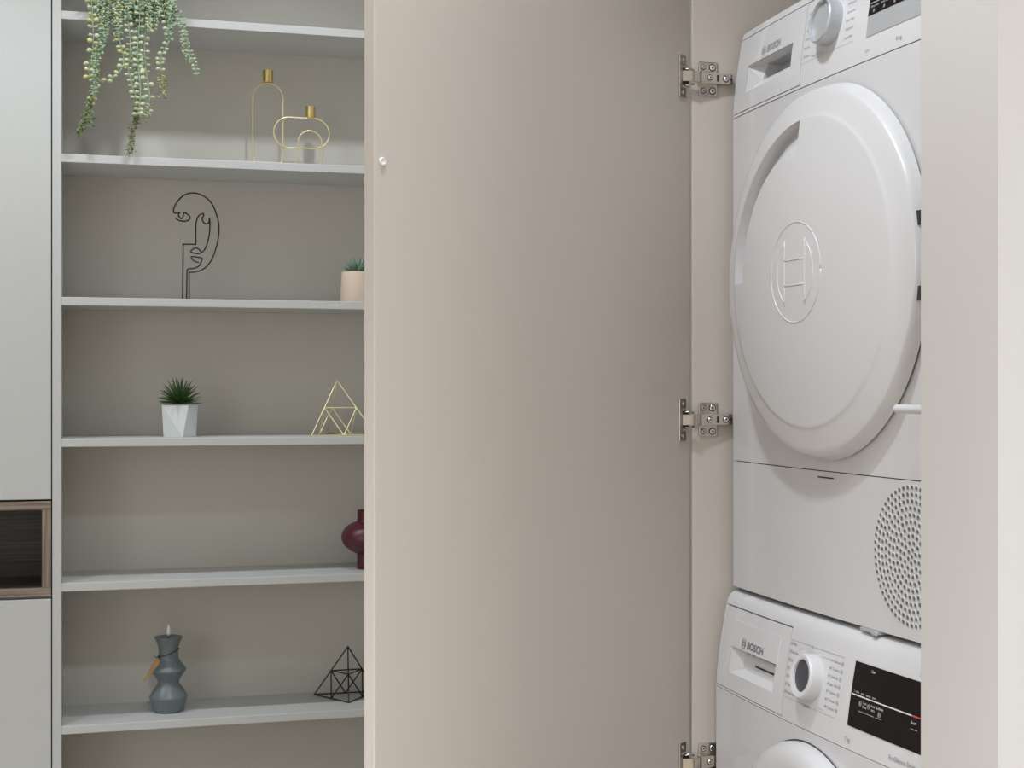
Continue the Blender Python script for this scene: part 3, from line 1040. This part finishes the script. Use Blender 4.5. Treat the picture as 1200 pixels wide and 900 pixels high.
# (leaf colours, leaf length, spacing, tip colours, tip share)
STY = {
  'S1': ('yyp', 0.0125, 0.0160, 'p', 0.0), 'S2': ('bbg', 0.0085, 0.0060, 'god', 0.22), 'S3': ('ypp', 0.0115, 0.0150, 'p', 0.0),
  'S4': ('gpy', 0.0105, 0.0135, 'god', 0.12), 'S5': ('ppg', 0.0105, 0.0135, 'b', 0.0), 'S7': ('ppb', 0.0125, 0.0135, 'p', 0.0),
  'S8': ('ppg', 0.0120, 0.0145, 'po', 0.1), 'S9': ('bpg', 0.0090, 0.0090, 'odo', 0.33), 'S10': ('ppg', 0.0110, 0.0125, 'oy', 0.17),
  'S11': ('bbp', 0.0085, 0.0085, 'b', 0.0), 'S12': ('bpp', 0.0085, 0.0090, 'b', 0.0), 'S13': ('bbg', 0.0095, 0.0085, 'b', 0.0),
}


def strand(path3, sty, nm='strand'):
    cols, ll, sp, tipc, tips = sty
    pts = smooth_path(path3, 7)
    st = MB()
    st.tube(pts, 0.0009, 5)
    so_ = st.build(nm, M_LEAF['b'], pl, smooth=True)
    mb = MB()
    tot = sum((Vector(a) - Vector(b_)).length for a, b_ in zip(pts, pts[1:]))
    dist, nxt, side = 0.0, random.uniform(0, sp), 1
    for a, b_ in zip(pts, pts[1:]):
        a, b_ = Vector(a), Vector(b_)
        seg = (b_ - a).length
        while nxt <= dist + seg:
            p = a.lerp(b_, (nxt - dist) / seg)
            d = (b_ - a).normalized()
            tip = nxt / tot > 1 - tips
            cs = tipc if tip else cols
            big = sp > 0.012
            ang = random.uniform(-0.5, 0.5) if big else random.uniform(0, PI)
            for sg in (-1, 1):
                out = Vector((sg * math.cos(ang), sg * math.sin(ang), random.uniform(-0.25, 0.35)))
                l_ = ll * random.uniform(0.9, 1.25) * (0.9 if tip else 1)
                if big and random.random() < 0.1:
                    continue
                leaf_at(mb, p, out, l_, l_ * (0.85 if big else 0.68) * (0.5 if tip else 1), SI[random.choice(cs)])
                if not big:
                    leaf_at(mb, p, Vector((random.uniform(-1, 1), random.uniform(-1, 0.4), random.uniform(-.6, .6))), l_ * 0.8, l_ * 0.45, SI[random.choice(cs)])
            nxt += sp * random.uniform(0.85, 1.15)
            if tip:
                nxt -= sp * 0.55
                for _ in range(3):
                    q_ = p + Vector((random.uniform(-.008, .008), random.uniform(-.006, .006), random.uniform(-.006, .006)))
                    leaf_at(mb, q_, Vector((random.uniform(-1, 1), random.uniform(-1, .5), random.uniform(-1, .3))), ll * .8, ll * .3, SI[random.choice(cs)])
        dist += seg
    lo = mb.build('leaves', SLOTS, so_, smooth=True)
    lo['kind'] = 'stuff'


for k, v in STR.items():
    yy = {'S9': 3.428, 'S4': 3.424, 'S2': 3.416}.get(k, 3.420) - random.uniform(0, 0.006)
    x0, z0 = v[0]
    head = [(PX + (x0 - PX) * 0.35, PY - 0.03, 2.085), (PX + (x0 - PX) * 0.8, PY - 0.07, 2.082), (x0, yy + 0.012, 2.060)]
    strand(head + [(x, yy, z) for x, z in v], STY[k])
# the dense head of foliage over the rim and the edge of the board
for i in range(46):
    a = random.uniform(-PI, PI)
    x1 = random.uniform(0.008, 0.185)
    zend = random.uniform(1.965, 2.035) if random.random() < 0.75 else random.uniform(1.93, 1.97)
    y1 = random.uniform(3.405, 3.435)
    head = [(PX + (x1 - PX) * 0.3, PY - 0.02, 2.09), (PX + (x1 - PX) * 0.75, PY - 0.06, 2.10 + random.uniform(-.02, .02)), (x1, y1 + 0.01, 2.065), (x1 + random.uniform(-.01, .01), y1, (2.05 + zend) / 2), (x1 + random.uniform(-.012, .012), y1, zend)]
    strand(head, (random.choice(['bbg', 'bpg', 'ppb', 'gdb', 'bby']), random.uniform(0.0075, 0.010), 0.0068, 'b', 0.0))

# -- gold candle holders
YG = 3.577
ZB = 1.6825


def socket(x, z, parent, r=0.0125, h=0.0285):
    m_ = MB()
    m_.lathe([(r * .9, 0), (r, 0.001), (r, h), (r * .9, h), (r * .88, 0.006), (0, 0.005)], (x, YG, z), (0, 0, 1), 28, cap1=False)
    m_.build('candle_cup', M_GOLD, parent, smooth='auto')


def stadium_v(x0, x1, zb, zt, y):
    r = (x1 - x0) / 2
    xc = (x0 + x1) / 2
    rb = r * 0.95
    pts = [(xc + r * 0.35, y, zb), (xc + r * 0.62, y, zb + rb * 0.10), (xc + r * 0.86, y, zb + rb * 0.40), (x1, y, zb + rb)]
    pts += [(x1, y, zb + rb + (zt - r - zb - rb) * k / 5) for k in range(1, 5)]
    pts += [(xc + r * math.cos(a), y, zt - r + r * math.sin(a)) for a in frange(0, PI, 20)]
    pts += [(x0, y, zb + rb + (zt - r - zb - rb) * k / 5) for k in range(4, 0, -1)]
    pts += [(x0, y, zb + rb), (xc - r * 0.86, y, zb + rb * 0.40), (xc - r * 0.62, y, zb + rb * 0.10), (xc - r * 0.35, y, zb)]
    return pts


g1 = thing('candle_holder', 'taller gold wire candle holder, an upright loop with a cup on top', 'candle holder', (0.409, YG, ZB), 'gold candle holders')
m = MB()
m.tube(stadium_v(0.3735, 0.4445, ZB + 0.0017, 1.8885, YG), 0.0018, 8)
m.tube([(0.387, YG, ZB + 0.0017), (0.431, YG, ZB + 0.0017)], 0.0017, 8)
m.build('loop', M_GOLDW, g1, smooth=True)
socket(0.409, 1.890, g1)
g2 = thing('candle_holder', 'lower gold wire candle holder, a flat oval over a small arch', 'candle holder', (0.505, YG - 0.012, ZB), 'gold candle holders')
m = MB()
xc, zc, hw_, r = 0.4875, 1.7735, 0.030, 0.0358
pts = [(xc + hw_ + r * math.cos(a), YG - 0.006, zc + r * math.sin(a)) for a in frange(-PI / 2, PI / 2, 18)]
pts += [(xc - hw_ + r * math.cos(a), YG - 0.006, zc + r * math.sin(a)) for a in frange(PI / 2, 3 * PI / 2, 18)]
m.tube(pts, 0.0018, 8, closed=True)
m.build('oval_loop', M_GOLDW, g2, smooth=True)
m = MB()
m.tube(stadium_v(0.4785, 0.5345, ZB + 0.0017, 1.7790, YG - 0.010), 0.0018, 8)
m.tube([(0.490, YG - 0.010, ZB + 0.0017), (0.523, YG - 0.010, ZB + 0.0017)], 0.0017, 8)
m.build('arch', M_GOLDW, g2, smooth=True)
socket(0.509, 1.8100, g2, 0.0122, 0.0275)

# -- black line face
FA = [(0.193, 1.562), (0.201, 1.556), (0.212, 1.554), (0.222, 1.556), (0.227, 1.562), (0.223, 1.569), (0.214, 1.574), (0.212, 1.569), (0.21, 1.562), (0.206, 1.56), (0.202, 1.565), (0.201, 1.569), (0.204, 1.574), (0.198, 1.573), (0.192, 1.572), (0.19, 1.575), (0.191, 1.585), (0.198, 1.598), (0.209, 1.611), (0.222, 1.618), (0.234, 1.62), (0.247, 1.618), (0.262, 1.611), (0.277, 1.596), (0.286, 1.575), (0.292, 1.552), (0.292, 1.525), (0.288, 1.502), (0.28, 1.476), (0.269, 1.456), (0.254, 1.443), (0.238, 1.438), (0.2265, 1.436), (0.225, 1.433), (0.225, 1.42), (0.225, 1.37)]
FB = [(0.21, 1.37), (0.211, 1.454), (0.2115, 1.498), (0.2125, 1.501), (0.2395, 1.5015), (0.24, 1.503), (0.24, 1.521), (0.24, 1.544), (0.242, 1.557), (0.247, 1.568), (0.256, 1.573), (0.258, 1.57), (0.255, 1.562), (0.256, 1.555), (0.261, 1.55), (0.266, 1.55), (0.27, 1.554), (0.271, 1.563), (0.272, 1.551), (0.271, 1.528), (0.267, 1.508), (0.261, 1.492), (0.252, 1.482), (0.241, 1.48), (0.229, 1.484), (0.233, 1.49), (0.24, 1.493), (0.247, 1.49), (0.252, 1.484)]
FC = [(0.219, 1.37), (0.2195, 1.40), (0.22, 1.435), (0.222, 1.444), (0.235, 1.446), (0.246, 1.451), (0.251, 1.458), (0.254, 1.468), (0.251, 1.471), (0.232, 1.473), (0.23, 1.47), (0.235, 1.464), (0.241, 1.461), (0.247, 1.46)]
fcs = thing('line_face_sculpture', 'black wire line drawing of a face standing on the third board', 'sculpture', (0.22, 3.55, 1.369))
for nm, pth in (('head_outline', FA), ('nose_and_lip_wire', FB), ('chin_wire', FC)):
    m = MB()
    m.tube([(x, 3.55, z) for x, z in smooth_path(pth, 4)], 0.00165, 7)
    m.build(nm, M_BLACK, fcs, smooth=True)
m = MB()
m.box((0.203, 3.535, 1.369), (0.232, 3.565, 1.3705))
m.build('base', M_BLACK, fcs)


# -- leaves for the pots
def blade(mb, base, d, l, wd, droop=0.25, fold=0.25, seg=5):
    d = Vector(d).normalized()
    side = d.cross(UZ)
    side = side.normalized() if side.length > 1e-3 else Vector((1, 0, 0))
    up = side.cross(d).normalized()
    vs, fs = [], []
    for i in range(seg + 1):
        f = i / seg
        wv = wd * (0.55 + 0.9 * f) * (1 - f) ** 0.7 if f < 1 else 0
        wv = max(wv, wd * 0.03)
        c_ = Vector(base) + d * (l * f) - UZ * (droop * l * f * f)
        vs += [c_ - side * wv / 2 + up * (wv * fold), c_ - up * (wv * .12), c_ + side * wv / 2 + up * (wv * fold)]
    for i in range(seg):
        for j in range(2):
            a = i * 3 + j
            fs.append((a, a + 1, a + 4, a + 3))
    k = len(vs)
    vs += [v - up * (wd * 0.06) for v in vs[:k]]
    for i in range(seg):
        for j in range(2):
            a = k + i * 3 + j
            fs.append((a + 3, a + 4, a + 1, a))
        for j in (0, 2):
            a = i * 3 + j
            fs.append((a, a + 3, k + a + 3, k + a))
    mb.add(vs, fs)


# beige pot with a small succulent
bp = thing('potted_succulent', 'small blue-green succulent in a round beige pot beside the open door', 'plant', (0.613, 3.53, 1.369))
m = MB()
m.lathe([(0.0395, 0), (0.0405, 0.002), (0.0365, 0.072), (0.0360, 0.0745), (0.0335, 0.0745), (0.033, 0.066), (0, 0.065)], (0.613, 3.53, 1.369), (0, 0, 1), 40, cap1=False)
m.build('pot', M_POTB, bp, smooth='auto')
m = MB()
for i in range(46):
    a, r = random.uniform(0, 2 * PI), 0.031 * math.sqrt(random.random())
    q = random.uniform(0.0022, 0.0038)
    m.lathe([(q * .5, -q * .6), (q, 0), (q * .5, q * .6)], (0.613 + r * math.cos(a), 3.53 + r * math.sin(a), 1.369 + 0.0685), (0, 0, 1), 6)
po_ = m.build('pebbles', M_PEBBLE, bp, smooth=True)
po_['kind'] = 'stuff'
for ring, (cnt, el, l_) in enumerate(((9, 0.35, 0.036), (8, 0.75, 0.037), (6, 1.1, 0.036), (3, 1.4, 0.033))):
    for k in range(cnt):
        a = 2 * PI * k / cnt + ring * 0.4
        m = MB()
        blade(m, (0.613 + 0.002 * math.cos(a), 3.53 + 0.002 * math.sin(a), 1.369 + 0.070), (math.cos(a) * math.cos(el), math.sin(a) * math.cos(el), math.sin(el)), l_, 0.012, -0.15, 0.35)
        m.build('leaf', M_SUCC, bp, smooth=True)

# white faceted pot with spiky leaves
WPX, WPY = 0.2015, 3.515
wp = thing('potted_spiky_plant', 'dark green spiky-leaved plant in a white faceted square pot', 'plant', (WPX, WPY, 1.058))
m = MB()
N5 = 6
A_T = [math.radians(v) for v in (-65, 2, 58, 112, 165, 196)]
A_B = [math.radians(v) for v in (-83, -8, 48, 104, 158, 190)]


def ringp(rad, angs, z):
    return [(WPX + rad * math.cos(a), WPY + rad * math.sin(a), z) for a in angs]


r0 = ringp(0.0368, A_B, 1.058)
r1 = ringp(0.0410, A_T, 1.130)
r2 = ringp(0.0375, A_T, 1.130)
r3 = ringp(0.0365, A_T, 1.120)
fs = []
for k in range(N5):
    k2 = (k + 1) % N5
    fs += [(k, k2, N5 + k), (k2, N5 + k2, N5 + k), (N5 + k, N5 + k2, 2 * N5 + k2, 2 * N5 + k), (2 * N5 + k, 2 * N5 + k2, 3 * N5 + k2, 3 * N5 + k)]
fs.append(tuple(range(N5))[::-1])
m.add(r0 + r1 + r2 + r3, fs)
m.build('pot', M_POTW, wp, bevel=0.0007)
m = MB()
m.lathe([(0.0225, 0), (0.015, 0.003), (0, 0.006)], (WPX, WPY, 1.1215), (0, 0, 1), 20, cap1=False)
m.build('soil', M_SOIL, wp, smooth=True)
for ring, (cnt, el, l_) in enumerate(((17, 0.16, 0.047), (16, 0.40, 0.050), (15, 0.66, 0.054), (13, 0.93, 0.058), (10, 1.18, 0.061), (6, 1.40, 0.064))):
    for k in range(cnt):
        a = 2 * PI * k / cnt + ring * 0.37 + random.uniform(-.1, .1)
        e = el + random.uniform(-.1, .1)
        m = MB()
        blade(m, (WPX + 0.003 * math.cos(a), WPY + 0.003 * math.sin(a), 1.1335 + ring * 0.0006), (math.cos(a) * math.cos(e), math.sin(a) * math.cos(e), math.sin(e)), l_ * random.uniform(.92, 1.05), 0.0078, 0.10, 0.3)
        m.build('leaf', M_SPIKE, wp, smooth=True)


# -- wire pyramids
def pyramid(A, B1, B2, B3, r, mtl, root):
    V = [Vector(p) for p in (A, B1, B2, B3)]
    mids = {}
    edges = [(0, 1), (0, 2), (0, 3), (1, 2), (2, 3), (3, 1)]
    for i, j in edges:
        mids[(i, j)] = (V[i] + V[j]) / 2
    mid = lambda i, j: mids.get((i, j)) or mids.get((j, i))
    rods = [(V[i], V[j]) for i, j in edges]
    for a, b_, c_ in ((0, 1, 2), (0, 2, 3), (0, 3, 1)):
        p, q, s_ = mid(a, b_), mid(a, c_), mid(b_, c_)
        rods += [(p, q), (p, s_), (q, s_)]
    for a, b_ in rods:
        m_ = MB()
        d = (b_ - a).normalized() * r * 0.6
        m_.tube([a - d * 0, b_ + d * 0], r, 8)
        m_.build('rod', mtl, root, smooth='auto')
    for v in V:
        m_ = MB()
        m_.lathe([(r * .6, -r), (r * 1.15, -r * .4), (r * 1.15, r * .4), (r * .6, r)], v, (0, 0, 1), 10)
        m_.build('joint', mtl, root, smooth=True)


gp = thing('wire_pyramid', 'gold wire pyramid ornament on the fourth board behind the door edge', 'ornament', (0.57, 3.52, 1.058), 'wire pyramids')
pyramid((0.5660, 3.535, 1.1875), (0.4990, 3.487, 1.0594), (0.6500, 3.487, 1.0594), (0.5560, 3.630, 1.0594), 0.0014, M_GOLDW, gp)
bpn = thing('wire_pyramid', 'black wire pyramid ornament on the lowest visible board', 'ornament', (0.60, 3.58, 0.4285), 'wire pyramids')
pyramid((0.6010, 3.5900, 0.5490), (0.5260, 3.6300, 0.4301), (0.5905, 3.5150, 0.4301), (0.6770, 3.6300, 0.4301), 0.0016, M_BLACK, bpn)

# -- burgundy vase
vz = 0.7415
va = thing('vase', 'glossy burgundy bulbous vase with a short neck beside the door edge', 'vase', (0.6375, 3.535, vz))
prof = [(0.021, 0), (0.0235, 0.002), (0.0235, 0.032), (0.025, 0.036), (0.040, 0.044), (0.054, 0.056), (0.0605, 0.070), (0.0600, 0.082), (0.052, 0.097), (0.038, 0.107), (0.026, 0.112), (0.0235, 0.1155), (0.0232, 0.1370), (0.0222, 0.1385), (0.0205, 0.137), (0.0203, 0.115), (0.045, 0.085), (0.0, 0.04)]
m = MB()
m.lathe([(a, h) for a, h in smooth_path(prof[:-1], 3)] , (0.6375, 3.535, vz), (0, 0, 1), 56, cap1=False)
m.build('body', M_VASE, va, smooth=True)

# -- grey turned candle with a paper tag
cz = 0.4285
CXc, CYc = 0.1780, 3.542
ca = thing('pillar_candle', 'grey-blue turned wax candle with white flame tip and kraft paper tag', 'candle', (CXc, CYc, cz))
prof = [(0.030, 0), (0.0335, 0.0015), (0.0350, 0.005), (0.0385, 0.020), (0.0425, 0.031), (0.0430, 0.034), (0.0415, 0.038), (0.034, 0.050), (0.0260, 0.062), (0.0240, 0.067), (0.0245, 0.071), (0.030, 0.080), (0.0385, 0.092), (0.0400, 0.095), (0.0385, 0.099), (0.031, 0.109), (0.0240, 0.119), (0.0225, 0.124), (0.0222, 0.142), (0.0240, 0.152), (0.0300, 0.1655), (0.0318, 0.1685), (0.0314, 0.1705), (0.0290, 0.1705), (0.012, 0.1665), (0.0, 0.1660)]
m = MB()
m.lathe([(max(a, 0), h) for a, h in smooth_path(prof, 3)], (CXc, CYc, cz), (0, 0, 1), 56, cap1=False)
m.build('wax_body', M_WAX, ca, smooth=True)
m = MB()
m.lathe([(0.0012, 0), (0.0012, 0.008)], (CXc, CYc, cz + 0.166), (0, 0, 1), 8)
m.build('wick', M_CORD, ca)
m = MB()
m.lathe([(0.0015, 0), (0.0042, 0.004), (0.0050, 0.009), (0.0042, 0.016), (0.0022, 0.023), (0.0003, 0.0275)], (CXc, CYc, cz + 0.1715), (0, 0, 1), 14)
m.build('flame_tip', M_WICK, ca, smooth=True)
m = MB()
ringpts = []
for k in range(28):
    a = 2 * PI * k / 28
    ringpts.append((CXc + 0.0238 * math.cos(a), CYc + 0.0238 * math.sin(a), cz + 0.1345 + 0.0085 * math.cos(a)))
m.tube(ringpts, 0.0009, 6, closed=True)
kx, ky, kz = CXc - 0.0232, CYc - 0.0090, cz + 0.1262
m.tube([(kx + .002, ky + .003, kz + .002), (kx - 0.004, ky - 0.006, kz), (kx - 0.010, ky - 0.008, kz + 0.004)], 0.0008, 6)
m.tube([(kx, ky - .002, kz), (kx - 0.001, ky - 0.006, kz - 0.006)], 0.0008, 6)
m.build('cord', M_CORD, ca, smooth=True)
m = MB()
d = Vector((-0.50, -0.10, -0.86)).normalized()
sd = Vector((0.86, -0.35, -0.50))
sd = (sd - d * sd.dot(d)).normalized()
nn = d.cross(sd)
c0 = Vector((kx, ky - 0.007, kz - 0.003))
tagp = [(-0.004, 0.0), (0.004, 0.0), (0.0068, 0.006), (0.0060, 0.026), (-0.0035, 0.058), (-0.0055, 0.058), (-0.0060, 0.006)]
vs = [c0 + sd * a + d * b_ + nn * 0.0004 for a, b_ in tagp] + [c0 + sd * a + d * b_ - nn * 0.0004 for a, b_ in tagp]
k = len(tagp)
m.add(vs, [tuple(range(k)), tuple(range(2 * k - 1, k - 1, -1))] + [(i, (i + 1) % k, k + (i + 1) % k, k + i) for i in range(k)])
tg = m.build('paper_tag', M_TAG, ca)
tg['label'] = 'brown kraft paper tag'
